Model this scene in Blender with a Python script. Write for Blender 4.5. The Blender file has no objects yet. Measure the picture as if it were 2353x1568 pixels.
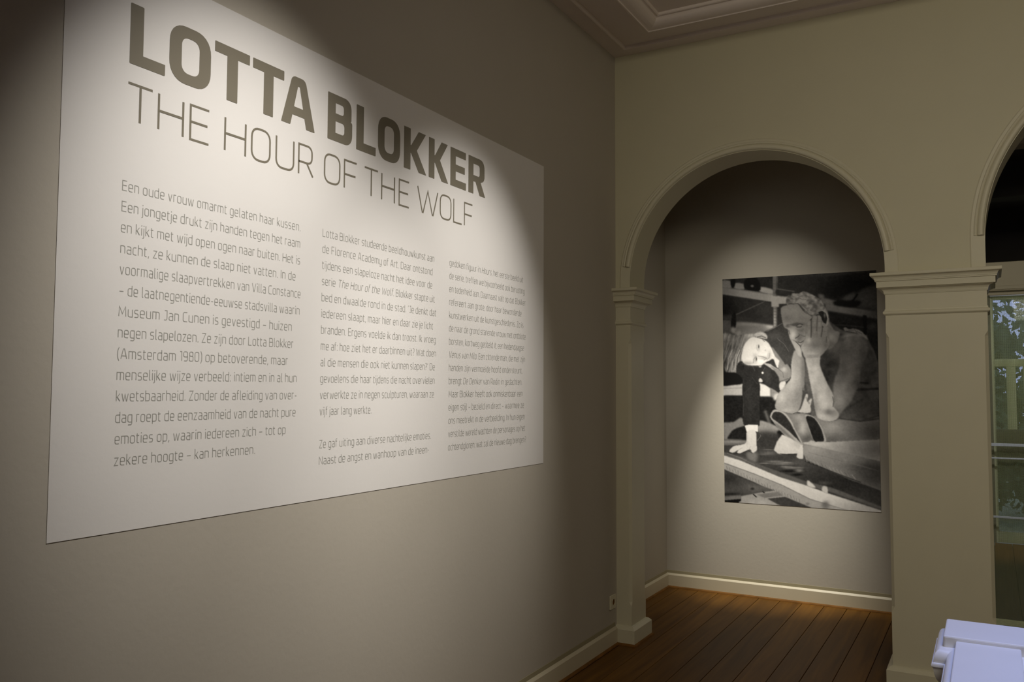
import bpy, bmesh, math, random
import numpy as np
from mathutils import Vector, Matrix
from mathutils.geometry import tessellate_polygon
random.seed(7); rng = np.random.default_rng(7)
SC = bpy.context.scene
COL = SC.collection

# ------------------------------------------------------------------ camera
CAM = Vector((2.1005, -5.0950, 1.6)); FPX = 1952.4
_yaw, _pitch, _roll = -0.51279, 0.05628, 0.00368
def cam_axes():
    cy, sy, cp, sp = math.cos(_yaw), math.sin(_yaw), math.cos(_pitch), math.sin(_pitch)
    F = Vector((sy*cp, cy*cp, sp)); R = Vector((cy, -sy, 0)); U = R.cross(F)
    cr, sr = math.cos(_roll), math.sin(_roll)
    return F, cr*R + sr*U, -sr*R + cr*U
F_, R_, U_ = cam_axes()
cd = bpy.data.cameras.new('camera'); cam = bpy.data.objects.new('camera', cd); COL.objects.link(cam)
m = Matrix((R_, U_, -F_)).transposed().to_4x4(); m.translation = CAM
cam.matrix_world = m
cd.sensor_fit = 'HORIZONTAL'; cd.sensor_width = 36; cd.lens = FPX/2353*36; cd.clip_start = .05
SC.camera = cam
SC.view_settings.view_transform = 'Standard'; SC.view_settings.look = 'None'
SC.view_settings.gamma = 1; SC.view_settings.exposure = 0.0
SC.view_settings.use_curve_mapping = False

# ------------------------------------------------------------------ world and lights
w = bpy.data.worlds.new('world'); SC.world = w; w.use_nodes = True
w.node_tree.nodes['Background'].inputs[0].default_value = (.40, .43, .80, 1)
w.node_tree.nodes['Background'].inputs[1].default_value = 1.9

def light(kind, name, loc, target, energy, color, **kw):
    ld = bpy.data.lights.new(name, kind); o = bpy.data.objects.new(name, ld); COL.objects.link(o)
    o.location = loc; o.rotation_euler = (Vector(target)-Vector(loc)).to_track_quat('-Z', 'Y').to_euler()
    ld.energy = energy; ld.color = color
    for k, v in kw.items(): setattr(ld, k, v)
    return o
WARM = (1.0, .955, .88)
light('SPOT', 'wall_spot_near', (1.724, -3.398, 3.70), (0, -3.060, 1.82), 268, WARM, spot_size=math.radians(48.5), spot_blend=1.0, shadow_soft_size=.04)
light('SPOT', 'wall_spot_far', (1.724, -1.703, 3.70), (0, -1.898, 1.601), 234, WARM, spot_size=math.radians(46.5), spot_blend=1.0, shadow_soft_size=.04)
PW = (1.0, .95, .84)
light('SPOT', 'passage_spot', (.61, .34, 3.655), (.61, 1.64, 1.439), 71, PW, spot_size=math.radians(58.2), spot_blend=1.0, shadow_soft_size=.03)
light('SPOT', 'passage_spot_low', (.63, .34, 3.655), (.63, 1.64, 1.003), 550, PW, spot_size=math.radians(31.2), spot_blend=1.0, shadow_soft_size=.03)
light('SPOT', 'passage_halo_fill', (.61, .34, 3.655), (.61, 1.64, 1.425), 5, PW, spot_size=math.radians(90), spot_blend=1.0, shadow_soft_size=.03)  # added weak wide fill, makes the soft halo round the passage beam
light('AREA', 'room_fill_light', (3.1, -4.3, 3.6), (2.2, 0, 1.5), 25, (1.0, .90, .70), shape='RECTANGLE', size=1.2, size_y=1.2, spread=math.radians(120))  # added warm ambient fill aimed at the arch wall, unseen source
light('SPOT', 'far_window_fill', (2.9, 2.6, 3.3), (2.5, 5.3, 1.2), 190, (1.0, 1.0, .78), spot_size=math.radians(62), spot_blend=.8, shadow_soft_size=.1)  # added fill, brightens the room side of the far window frame and net
light('AREA', 'stairwell_skylight', (2.75, -2.95, 5.2), (2.75, -2.95, 0), 12.5, (.34, .45, 1.0), shape='RECTANGLE', size=1.1, size_y=1.1, spread=math.radians(50))

# ------------------------------------------------------------------ materials
def mat(name, col, rough=.6, noise=.0, nscale=6, bump=0, bscale=60, spec=.4, metallic=0, stretch=None, col2=None):
    M = bpy.data.materials.new(name); M.use_nodes = True; nt = M.node_tree; b = nt.nodes['Principled BSDF']
    b.inputs['Roughness'].default_value = rough; b.inputs['Metallic'].default_value = metallic
    b.inputs['Specular IOR Level'].default_value = spec
    tc = nt.nodes.new('ShaderNodeTexCoord'); mp = nt.nodes.new('ShaderNodeMapping'); nt.links.new(tc.outputs['Object'], mp.inputs[0])
    if stretch: mp.inputs['Scale'].default_value = stretch
    n = nt.nodes.new('ShaderNodeTexNoise'); n.inputs['Scale'].default_value = nscale; n.inputs['Detail'].default_value = 6
    nt.links.new(mp.outputs[0], n.inputs['Vector'])
    r = nt.nodes.new('ShaderNodeValToRGB'); nt.links.new(n.outputs['Fac'], r.inputs[0])
    c2 = col2 or [c*(1-noise) for c in col]
    r.color_ramp.elements[0].position = .3; r.color_ramp.elements[1].position = .7
    r.color_ramp.elements[0].color = (*c2, 1); r.color_ramp.elements[1].color = (*col, 1)
    nt.links.new(r.outputs[0], b.inputs['Base Color'])
    if bump:
        n2 = nt.nodes.new('ShaderNodeTexNoise'); n2.inputs['Scale'].default_value = bscale; n2.inputs['Detail'].default_value = 4
        nt.links.new(mp.outputs[0], n2.inputs['Vector'])
        bp = nt.nodes.new('ShaderNodeBump'); bp.inputs['Strength'].default_value = bump; bp.inputs['Distance'].default_value = .002
        nt.links.new(n2.outputs['Fac'], bp.inputs['Height']); nt.links.new(bp.outputs[0], b.inputs['Normal'])
    return M
M_TAUPE = mat('taupe_wall_paint', (.49, .45, .385), .75, .03, 3, .35, 45)
M_NICHE = mat('taupe_passage_paint', (.47, .435, .37), .75, .03, 3, .3, 45)
M_CREAM = mat('cream_wall_paint', (.665, .63, .46), .6, .03, 3, .25, 40)
M_TRIM = mat('cream_trim_paint', (.69, .655, .50), .42, .03, 5, .1, 30)
M_OLIVE = mat('olive_fillet', (.34, .30, .19), .6, .03, 5)  # thin strip above the baseboard, darker olive than the board
M_CEIL = mat('ceiling_paint', (.84, .755, .69), .7, .03, 3, .15, 30)
M_PANEL = mat('white_panel_vinyl', (.78, .755, .735), .62, .02, 4, .15, 70)
M_TITLE = mat('grey_brown_letter_vinyl', (.20, .178, .135), .45, .05, 8)
M_TEXT = mat('grey_text_vinyl', (.34, .335, .305), .5, .05, 8)
M_WHITE = mat('white_gloss_paint', (.80, .80, .80), .35, .03, 5, .15, 25)
M_SOCK = mat('socket_plastic', (.70, .66, .50), .4, .03, 5)
M_HOLE = mat('socket_dark', (.03, .025, .02), .6)
M_SUB = mat('dark_subfloor', (.008, .006, .004), .9)
M_BEAD = mat('brown_bead_wood', (.24, .11, .028), .7, .4, 12, 0, spec=.1)
M_BASE = mat('baseboard_paint', (.60, .54, .40), .45, .03, 5, .1, 30)
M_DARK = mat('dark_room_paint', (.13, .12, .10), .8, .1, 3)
M_WINF = mat('window_frame_paint', (.62, .64, .50), .5, .03, 5)
M_RAIL = mat('sky_tinted_rail', (.55, .58, .80), .5, .03, 5)  # blue of reflected sky put into the base colour
M_LEAF = mat('leaf_green', (.17, .22, .10), .6, .5, 9)
M_BARK = mat('bark', (.10, .08, .05), .9, .4, 20)
M_GRASS = mat('garden_grass', (.22, .26, .13), .9, .4, 6)
M_METAL = mat('steel', (.5, .5, .5), .3, .02, 8, metallic=1)

def wood():
    M = bpy.data.materials.new('stained_floor_board'); M.use_nodes = True; nt = M.node_tree; b = nt.nodes['Principled BSDF']
    N = nt.nodes.new; L = nt.links.new
    tc = N('ShaderNodeTexCoord'); mp = N('ShaderNodeMapping'); mp.inputs['Scale'].default_value = (14, .8, 8)
    oi = N('ShaderNodeObjectInfo'); ad = N('ShaderNodeVectorMath'); ad.operation = 'ADD'
    L(tc.outputs['Object'], mp.inputs[0]); L(mp.outputs[0], ad.inputs[0])
    mu = N('ShaderNodeMath'); mu.operation = 'MULTIPLY'; mu.inputs[1].default_value = 37; L(oi.outputs['Random'], mu.inputs[0]); L(mu.outputs[0], ad.inputs[1])
    n = N('ShaderNodeTexNoise'); n.inputs['Scale'].default_value = 1.6; n.inputs['Detail'].default_value = 8; n.inputs['Distortion'].default_value = .6
    L(ad.outputs[0], n.inputs['Vector'])
    r = N('ShaderNodeValToRGB'); L(n.outputs['Fac'], r.inputs[0])
    r.color_ramp.elements[0].position = .25; r.color_ramp.elements[1].position = .8
    r.color_ramp.elements[0].color = (.090, .037, .006, 1); r.color_ramp.elements[1].color = (.195, .090, .014, 1)
    mr = N('ShaderNodeMapRange'); mr.inputs['To Min'].default_value = .80; mr.inputs['To Max'].default_value = 1.18; L(oi.outputs['Random'], mr.inputs['Value'])
    vm = N('ShaderNodeVectorMath'); vm.operation = 'SCALE'; L(r.outputs[0], vm.inputs[0]); L(mr.outputs[0], vm.inputs['Scale'])
    L(vm.outputs[0], b.inputs['Base Color']); b.inputs['Roughness'].default_value = .45
    b.inputs['Specular IOR Level'].default_value = .12
    bp = N('ShaderNodeBump'); bp.inputs['Strength'].default_value = .15; bp.inputs['Distance'].default_value = .001
    L(n.outputs['Fac'], bp.inputs['Height']); L(bp.outputs[0], b.inputs['Normal'])
    return M
M_WOOD = wood()

def scrim():
    M = bpy.data.materials.new('translucent_scrim_weave'); M.use_nodes = True; nt = M.node_tree; b = nt.nodes['Principled BSDF']
    N = nt.nodes.new; L = nt.links.new
    b.inputs['Base Color'].default_value = (.40, .45, .27, 1); b.inputs['Roughness'].default_value = .8
    tc = N('ShaderNodeTexCoord'); sp = N('ShaderNodeSeparateXYZ'); L(tc.outputs['Object'], sp.inputs[0])
    outs = []
    for ax in ('X', 'Z'):
        mu = N('ShaderNodeMath'); mu.operation = 'MULTIPLY'; mu.inputs[1].default_value = 2*math.pi/.0085; L(sp.outputs[ax], mu.inputs[0])
        s = N('ShaderNodeMath'); s.operation = 'SINE'; L(mu.outputs[0], s.inputs[0]); outs.append(s)
    mx = N('ShaderNodeMath'); mx.operation = 'MAXIMUM'; L(outs[0].outputs[0], mx.inputs[0]); L(outs[1].outputs[0], mx.inputs[1])
    mr = N('ShaderNodeMapRange'); mr.inputs['From Min'].default_value = .3; mr.inputs['From Max'].default_value = 1
    mr.inputs['To Min'].default_value = .14; mr.inputs['To Max'].default_value = .26; L(mx.outputs[0], mr.inputs['Value'])
    L(mr.outputs[0], b.inputs['Alpha'])
    return M
M_SCRIM = scrim()
def netm():
    M = bpy.data.materials.new('window_net'); M.use_nodes = True; nt = M.node_tree; N = nt.nodes.new; L = nt.links.new
    for n in list(nt.nodes): nt.nodes.remove(n)
    o = N('ShaderNodeOutputMaterial'); t = N('ShaderNodeBsdfTransparent'); tr = N('ShaderNodeBsdfTranslucent'); df = N('ShaderNodeBsdfDiffuse')
    tr.inputs[0].default_value = (.42, .48, .30, 1); df.inputs[0].default_value = (.40, .44, .29, 1)
    a = N('ShaderNodeMixShader'); a.inputs[0].default_value = .25; L(tr.outputs[0], a.inputs[1]); L(df.outputs[0], a.inputs[2])
    tc = N('ShaderNodeTexCoord'); sp = N('ShaderNodeSeparateXYZ'); L(tc.outputs['Object'], sp.inputs[0]); ws = []
    for ax, per in (('X', .017), ('Z', .017), ('X', .16)):
        mu = N('ShaderNodeMath'); mu.operation = 'MULTIPLY'; mu.inputs[1].default_value = 2*math.pi/per; L(sp.outputs[ax], mu.inputs[0])
        q = N('ShaderNodeMath'); q.operation = 'SINE'; L(mu.outputs[0], q.inputs[0]); ws.append(q)
    mx = N('ShaderNodeMath'); mx.operation = 'MAXIMUM'; L(ws[0].outputs[0], mx.inputs[0]); L(ws[1].outputs[0], mx.inputs[1])
    fo = N('ShaderNodeMath'); fo.operation = 'MULTIPLY_ADD'; fo.inputs[1].default_value = .35; L(ws[2].outputs[0], fo.inputs[0]); L(mx.outputs[0], fo.inputs[2])
    mr = N('ShaderNodeMapRange'); mr.inputs['From Min'].default_value = -.4; mr.inputs['From Max'].default_value = 1.3
    mr.inputs['To Min'].default_value = .34; mr.inputs['To Max'].default_value = .66; L(fo.outputs[0], mr.inputs['Value'])
    b = N('ShaderNodeMixShader'); L(mr.outputs[0], b.inputs[0]); L(t.outputs[0], b.inputs[1]); L(a.outputs[0], b.inputs[2]); L(b.outputs[0], o.inputs[0])
    return M
M_NET = netm()
M_HEM = mat('scrim_hem', (.62, .70, .46), .8, .15, 120)
def glassm():
    M = bpy.data.materials.new('window_glass'); M.use_nodes = True; nt = M.node_tree
    for n in list(nt.nodes): nt.nodes.remove(n)
    o = nt.nodes.new('ShaderNodeOutputMaterial'); t = nt.nodes.new('ShaderNodeBsdfTransparent'); g = nt.nodes.new('ShaderNodeBsdfGlossy')
    g.inputs['Roughness'].default_value = .02; mxx = nt.nodes.new('ShaderNodeMixShader'); f = nt.nodes.new('ShaderNodeFresnel')
    t.inputs[0].default_value = (.88, .94, .88, 1)
    nt.links.new(f.outputs[0], mxx.inputs[0]); nt.links.new(t.outputs[0], mxx.inputs[1]); nt.links.new(g.outputs[0], mxx.inputs[2]); nt.links.new(mxx.outputs[0], o.inputs[0])
    return M
M_GLASS = glassm()
def printm():
    M = bpy.data.materials.new('photo_print_ink'); M.use_nodes = True; nt = M.node_tree; b = nt.nodes['Principled BSDF']
    a = nt.nodes.new('ShaderNodeVertexColor'); a.layer_name = 'ink'
    nt.links.new(a.outputs[0], b.inputs['Base Color']); b.inputs['Roughness'].default_value = .55; b.inputs['Specular IOR Level'].default_value = .125
    return M
M_PRINT = printm()

# ------------------------------------------------------------------ mesh helpers
def mesh_obj(name, verts, faces, m, parent=None, smooth=False):
    me = bpy.data.meshes.new(name); me.from_pydata([tuple(v) for v in verts], [], faces); me.validate(); me.update()
    if m: me.materials.append(m)
    if smooth:
        for p in me.polygons: p.use_smooth = True
    o = bpy.data.objects.new(name, me); COL.objects.link(o)
    if parent: o.parent = parent
    return o
class MB:
    def __init__(s): s.v = []; s.f = []
    def add(s, vs, fs):
        k = len(s.v); s.v += [tuple(v) for v in vs]; s.f += [tuple(i+k for i in f) for f in fs]; return s
    def box(s, x0, x1, y0, y1, z0, z1, bev=0):
        if not bev:
            return s.add([(x, y, z) for x in (x0, x1) for y in (y0, y1) for z in (z0, z1)],
                         [(0,1,3,2),(4,6,7,5),(0,4,5,1),(2,3,7,6),(0,2,6,4),(1,5,7,3)])
        bm = bmesh.new(); bmesh.ops.create_cube(bm, size=1)
        for v in bm.verts: v.co = Vector(((x0+x1)/2+v.co.x*(x1-x0), (y0+y1)/2+v.co.y*(y1-y0), (z0+z1)/2+v.co.z*(z1-z0)))
        bmesh.ops.bevel(bm, geom=bm.edges[:], offset=bev, segments=2, affect='EDGES', profile=.5)
        bm.verts.index_update()
        s.add([v.co[:] for v in bm.verts], [[v.index for v in f.verts] for f in bm.faces]); bm.free(); return s
    def build(s, name, m, parent=None, smooth=False): return mesh_obj(name, s.v, s.f, m, parent, smooth)
def struct(o): o['kind'] = 'structure'; return o
def tag(o, label, cat, group=None):
    o['label'] = label; o['category'] = cat
    if group: o['group'] = group
    return o
def empty(name, loc=(0,0,0)):
    o = bpy.data.objects.new(name, None); COL.objects.link(o); o.location = loc; o.empty_display_size = .1; return o
def finish(o, bevel=0):
    bm = bmesh.new(); bm.from_mesh(o.data); bmesh.ops.recalc_face_normals(bm, faces=bm.faces[:]); bm.to_mesh(o.data); bm.free()
    return o
def ring(rect, prof, left=True, right=True, front=True, back=True):
    """profile [(out, z)] swept round a rectangular shaft; sides set False stay flush"""
    x0, x1, y0, y1 = rect; vs = []; fs = []
    for d, z in prof:
        a = x0-(d if left else 0); b = x1+(d if right else 0); c = y0-(d if front else 0); e = y1+(d if back else 0)
        vs += [(a,c,z),(b,c,z),(b,e,z),(a,e,z)]
    n = len(prof)
    for i in range(n-1):
        for k in range(4):
            fs.append((i*4+k, i*4+(k+1)%4, (i+1)*4+(k+1)%4, (i+1)*4+k))
    fs.append((3,2,1,0)); fs.append(tuple(range((n-1)*4, n*4)))
    return vs, fs
def smooth_by_angle(o, deg=28):
    for p in o.data.polygons: p.use_smooth = True
    o.data.set_sharp_from_angle(angle=math.radians(deg)); return o
def quarter(d0, z0, d1, z1, n=6, convex=True):
    out = []
    for i in range(n+1):
        t = i/n*math.pi/2
        if convex: out.append((d0+(d1-d0)*math.sin(t), z0+(z1-z0)*(1-math.cos(t))))
        else: out.append((d0+(d1-d0)*(1-math.cos(t)), z0+(z1-z0)*math.sin(t)))
    return out

# ------------------------------------------------------------------ structure
ZC = 3.775; WT = .2525; YB = 1.64
XL, XR, YN, YF = 0.0, 5.6, -8.0, 5.3
# floor: subfloor + planks
fl = struct(MB().box(-.6, XR+.2, YN-.2, YF, -.12, -.031).build('floor', M_SUB))
x = .350-.1588*4; k = 0
pm = {}
while x < XR:
    wdt = .1588-.0035
    y0 = YN if x > -.05 else WT
    key = y0
    if key not in pm:
        bm = MB().box(0, wdt, y0, YF, -.03, 0, .0015); o = bm.build('floor_board', M_WOOD, fl); pm[key] = o.data
    else:
        o = bpy.data.objects.new('floor_board', pm[key]); COL.objects.link(o); o.parent = fl
    o.location = (x+.00175, 0, 0); x += .1588; k += 1
# left wall
struct(MB().box(-.30, 0, YN-.2, WT, 0, 4.0).build('wall_left', M_TAUPE))
struct(MB().box(-.40, -.2335, WT, YB+.16, 0, 4.0).build('wall_passage_left', M_NICHE))
# back passage wall with doorway and transom
b = MB().box(-.2335, 1.99, YB, YB+.16, 0, 4.0).box(3.95, XR+.1, YB, YB+.16, 0, 4.0).box(1.99, 3.95, YB, YB+.16, 3.30, 4.0)
struct(b.build('wall_passage_back', M_NICHE))
struct(MB().box(1.99, 3.95, YB-.006, YB+.11, 2.288, 2.488, .004).box(1.99, 3.95, YB-.014, YB+.10, 2.296, 2.322, .003).build('trim_doorway_transom', M_TRIM))
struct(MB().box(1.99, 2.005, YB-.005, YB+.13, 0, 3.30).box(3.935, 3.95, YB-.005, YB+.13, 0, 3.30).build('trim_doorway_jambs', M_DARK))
struct(MB().box(-.4, XR+.1, WT, YB, 3.9, 4.0).build('ceiling_passage', M_CEIL))
# arch wall
def arch_wall(holes, z0, z1, x0, x1, y0, y1):
    xs = [x0]; zs = [z0]; prof = []       # bottom outline left to right
    prof.append((x0, z0))
    for cx, cz, r in holes:
        prof.append((cx-r, z0))
        for i in range(65):
            t = math.pi*(1-i/64); prof.append((cx+r*math.cos(t), cz+r*math.sin(t)))
        prof.append((cx+r, z0))
    prof.append((x1, z0))
    vs = []; fs = []
    for px, pz in prof: vs += [(px, y0, pz), (px, y0, z1), (px, y1, pz), (px, y1, z1)]
    for i in range(len(prof)-1):
        a, c = i*4, i*4+4
        fs.append((a, c, c+2, a+2)); fs.append((a+1, a+3, c+3, c+1))
        if abs(prof[i][0]-prof[i+1][0]) > 1e-6:
            fs.append((a, a+1, c+1, c)); fs.append((a+2, c+2, c+3, a+3))
    fs.append((0, 2, 3, 1)); a = (len(prof)-1)*4; fs.append((a, a+1, a+3, a+2))
    return vs, fs
ARCH = [(.852, 2.284, .752), (3.040, 2.403, .947)]
P1 = (0, .1005, 0, WT); P2 = (1.602, 2.095, 0, WT); P3 = (3.987, 4.48, 0, WT)
o = struct(mesh_obj('wall_arches', *arch_wall(ARCH, 2.244, 4.0, 0, XR, 0, WT), M_CREAM)); finish(o); smooth_by_angle(o)
struct(MB().box(4.48, XR, 0, WT, 0, 2.244).build('wall_arches_right', M_CREAM))
# archivolts
def archivolt(name, cx, cz, r, t0, t1):
    # flat band running down to the capital (front face offset), then torus
    mb = MB()
    def sweep(pr, path):
        n = len(pr); vs = []
        for (px, pz, nx, nz) in path:
            for (d, y) in pr: vs.append((px+nx*d, y, pz+nz*d))
        fs = []
        for i in range(len(path)-1):
            for k in range(n): fs.append((i*n+k, i*n+(k+1)%n, (i+1)*n+(k+1)%n, (i+1)*n+k))
        fs.append(tuple(range(n))); fs.append(tuple(range(len(path)*n-1, len(path)*n-n-1, -1)))
        mb.add(vs, fs)
    full = [(cx-r, 2.244, -1, 0)]+[(cx+r*math.cos(t), cz+r*math.sin(t), math.cos(t), math.sin(t)) for t in [math.pi*(1-i/72) for i in range(73)]]+[(cx+r, 2.244, 1, 0)]
    sweep([(.0, .0), (.0, -.005), (.066, -.005), (.069, -.0025), (.072, .0)], full)
    arc = [(cx+r*math.cos(t), cz+r*math.sin(t), math.cos(t), math.sin(t)) for t in [t1+(t0-t1)*i/72 for i in range(73)]]
    tor = [(.002, -.004)]+[(.020-.016*math.cos(a), -.008-.015*math.sin(a)) for a in [math.pi*i/8 for i in range(9)]]
    tor += [(.038, -.006), (.041, -.010), (.048, -.0125), (.052, -.009), (.053, -.004)]
    sweep(tor, arc)
    o = struct(mb.build(name, M_TRIM)); finish(o); smooth_by_angle(o)
    return o
archivolt('trim_arch_passage', *ARCH[0], math.radians(6.5), math.radians(172.5))
archivolt('trim_arch_hall', *ARCH[1], math.radians(1), math.radians(179))
# piers
def pier(name, rect, cz0, cz1, left=True):
    x0, x1, y0, y1 = rect
    e = struct(empty(name, (x0, y0, 0)))
    def put(vs, fs, nm, m):
        o = mesh_obj(nm, [(a-x0, b_-y0, c) for a, b_, c in vs], fs, m, e); finish(o); return o
    lv = [(0, .0004), (cz0, .0004), (cz0+.028, .016), (cz1-.028, .016), (cz1, .0004), (2.244, .0004)]
    vs = []; fs = []
    for z, c in lv:
        cl = c if left else .0002
        vs += [(x0+cl, y0, z), (x1-c, y0, z), (x1, y0+c, z), (x1, y1-c, z), (x1-c, y1, z), (x0+cl, y1, z), (x0, y1-cl, z), (x0, y0+cl, z)]
    for i in range(len(lv)-1):
        for k in range(8): fs.append((i*8+k, i*8+(k+1)%8, i*8+8+(k+1)%8, i*8+8+k))
    fs.append(tuple(range(7, -1, -1))); fs.append(tuple(range(len(vs)-8, len(vs))))
    put(vs, fs, 'shaft', M_TRIM)
    neck = [(0, 2.012), (.004, 2.014), (.009, 2.018), (.012, 2.022), (.012, 2.031), (.010, 2.034), (.004, 2.038), (.003, 2.046), (0, 2.047)]
    put(*ring(rect, neck, left=left), 'neck_bead', M_TRIM)
    cap = [(0, 2.128), (.004, 2.129), (.005, 2.134)]+quarter(.006, 2.136, .028, 2.160, 6, False)+[(.031, 2.163), (.040, 2.165), (.040, 2.197), (.047, 2.199), (.047, 2.204)]
    cap += quarter(.049, 2.206, .066, 2.226, 5, False)+[(.068, 2.228), (.070, 2.229), (.070, 2.243), (.068, 2.245), (.0, 2.2455)]
    put(*ring(rect, cap, left=left), 'capital', M_TRIM)
    pl = [(.030, 0), (.030, .094), (.026, .099), (.012, .112), (.0, .116)]
    put(*ring(rect, pl, left=left), 'plinth', M_TRIM)
    return e
e = pier('trim_pier_left', P1, .235, 1.92, left=False)
pier('trim_pier_middle', P2, .40, 1.917); pier('trim_pier_right', P3, .40, 1.917)

# baseboards
BBP = [(0, 0), (.018, 0), (.018, .098), (.014, .103), (.006, .112), (0, .112)]
def baseboard(name, a, b, nrm):
    """a, b = xy ends on the wall line, nrm = xy direction into the room"""
    a = Vector(a); b = Vector(b); n = Vector(nrm)
    def sw(prof, nm, m, parent=None):
        vs = []
        for p in (a, b):
            for d, z in prof: vs.append((p.x+n.x*d, p.y+n.y*d, z))
        k = len(prof); fs = [(i, (i+1) % k, k+(i+1) % k, k+i) for i in range(k)]+[tuple(range(k)), tuple(range(2*k-1, k-1, -1))]
        o = mesh_obj(nm, vs, fs, m, parent); finish(o); return o
    o = struct(sw(BBP, name, M_BASE))
    sw([(0, .1122), (.004, .1122), (.0025, .1345), (0, .135)], 'top_fillet', M_OLIVE, o)
    sw([(.0182, .0003), (.031, .0003), (.029, .007), (.024, .012), (.0182, .014)], 'wood_bead', M_BEAD, o)
baseboard('baseboard_left', (0, YN), (0, -.0305), (1, 0))
baseboard('baseboard_passage_left', (-.2335, WT), (-.2335, YB-.019), (1, 0))
baseboard('baseboard_passage_back', (-.2335, YB), (1.99, YB), (0, -1))
# bead round the left plinth
struct(finish(mesh_obj('trim_plinth_bead', *ring((0, .1305, -.030, WT+.03), [(.0002, .0003), (.012, .0003), (.010, .008), (.0002, .013)], left=False), M_BEAD)))

# ceiling with cornice round the room
def ring_in(rect, prof):
    x0, x1, y0, y1 = rect; vs = []; fs = []
    for d, z in prof: vs += [(x0+d, y0+d, z), (x1-d, y0+d, z), (x1-d, y1-d, z), (x0+d, y1-d, z)]
    for i in range(len(prof)-1):
        for k in range(4): fs.append((i*4+k, i*4+(k+1) % 4, i*4+4+(k+1) % 4, i*4+4+k))
    return vs, fs
RM = (XL, XR, YN, 0)
corn = [(.0, ZC), (.100, ZC+.002), (.104, ZC-.006), (.110, ZC-.010), (.117, ZC-.008), (.121, ZC+.0), (.123, ZC+.012),
        (.325, ZC+.012), (.332, ZC+.004), (.340, ZC+.002), (.345, ZC-.022), (.350, ZC-.034), (.358, ZC-.040), (.366, ZC-.041), (.370, ZC-.036), (.378, ZC-.035)]
corn += [(.378+.062*math.sin(t), ZC-.035+.034*(1-math.cos(t))) for t in [math.pi/2*i/8 for i in range(1, 9)]]
corn += [(.444, ZC+.004), (.452, ZC+.006), (.458, ZC+.004), (.464, ZC+.008), (.466, ZC+.020)]
struct(mesh_obj('trim_cornice', *ring_in(RM, corn), M_CEIL))
# ceiling slab with a skylight opening over the stair
sx0, sx1, sy0, sy1 = 2.1, 3.4, -3.6, -2.3
cb = MB()
zc0, zc1 = ZC+.020, ZC+.12
cb.box(.466, sx0, YN+.466, -.466, zc0, zc1).box(sx1, XR-.466, YN+.466, -.466, zc0, zc1).box(sx0, sx1, YN+.466, sy0, zc0, zc1).box(sx0, sx1, sy1, -.466, zc0, zc1)
# (above the cornice the slab closes back to the walls)
cb.box(0, .466, YN, 0, ZC+.022, zc1).box(XR-.466, XR, YN, 0, ZC+.022, zc1).box(.466, XR-.466, -.466, 0, ZC+.022, zc1).box(.466, XR-.466, YN, YN+.466, ZC+.022, zc1)
for q in ((sx0-.05, sx0, sy0, sy1), (sx1, sx1+.05, sy0, sy1), (sx0, sx1, sy0-.05, sy0), (sx0, sx1, sy1, sy1+.05)):
    cb.box(*q, zc1, 5.3)
cb.box(sx0-.05, sx1+.05, sy0-.05, sy1+.05, 5.3, 5.35)
struct(cb.build('ceiling', M_CEIL))
struct(MB().box(XR, XR+.15, YN-.2, YF+.2, 0, 4.0).build('wall_right', M_CREAM))
struct(MB().box(-.3, XR+.15, YN-.2, YN, 0, 4.0).build('wall_near', M_CREAM))
# far room beyond the doorway
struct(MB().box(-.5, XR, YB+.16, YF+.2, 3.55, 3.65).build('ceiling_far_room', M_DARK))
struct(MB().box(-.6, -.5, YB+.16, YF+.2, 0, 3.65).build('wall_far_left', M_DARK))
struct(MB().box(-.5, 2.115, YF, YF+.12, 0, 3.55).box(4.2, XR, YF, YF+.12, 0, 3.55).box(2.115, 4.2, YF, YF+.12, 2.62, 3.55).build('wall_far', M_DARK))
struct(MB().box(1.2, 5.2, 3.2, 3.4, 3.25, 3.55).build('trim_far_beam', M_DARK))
wn = struct(empty('window_far', (0, 0, 0)))
MB().box(2.115, 2.14, YF+.02, YF+.09, 0, 2.62).box(4.17, 4.2, YF+.02, YF+.09, 0, 2.62).box(2.14, 4.17, YF+.02, YF+.09, 2.57, 2.62).build('frame', M_WINF, wn)
MB().box(2.14, 4.17, YF+.015, YF+.08, 1.855, 1.935, .004).build('transom_bar', M_WINF, wn)
for q in (2.245, 2.40, 2.92, 3.58): MB().box(q, q+.088, YF+.02, YF+.075, 1.19, 1.855, .004).build('mullion', M_WINF, wn)
MB().box(2.14, 4.17, YF+.012, YF+.085, .86, 1.19, .004).build('mid_rail', M_DARK, wn)
MB().box(2.14, 4.17, YF+.02, YF+.08, 0, .12, .004).build('bottom_rail', M_WINF, wn)
MB().box(2.14, 4.17, YF+.045, YF+.05, .12, 2.57).build('pane', M_GLASS, wn)

# ------------------------------------------------------------------ scrim in the doorway
sc = empty('mesh_screen', (2.97, YB+.045, 0))
tag(sc, 'sheer olive mesh screen hanging in the doorway behind the wide right-hand arch', 'screen')
MB().box(-.965, .965, -.001, .001, .044, 2.27).build('mesh_fabric', M_SCRIM, sc)
MB().box(-.965, .965, -.004, .004, .002, .044, .002).build('bottom_hem', M_HEM, sc)
MB().box(-.965, .965, -.008, .008, 2.262, 2.286, .003).build('top_rail', M_TRIM, sc)

nc = empty('net_curtain', (3.16, YF-.03, 0))
tag(nc, 'pale green net curtain over the far window behind the mesh screen', 'curtain')
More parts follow.
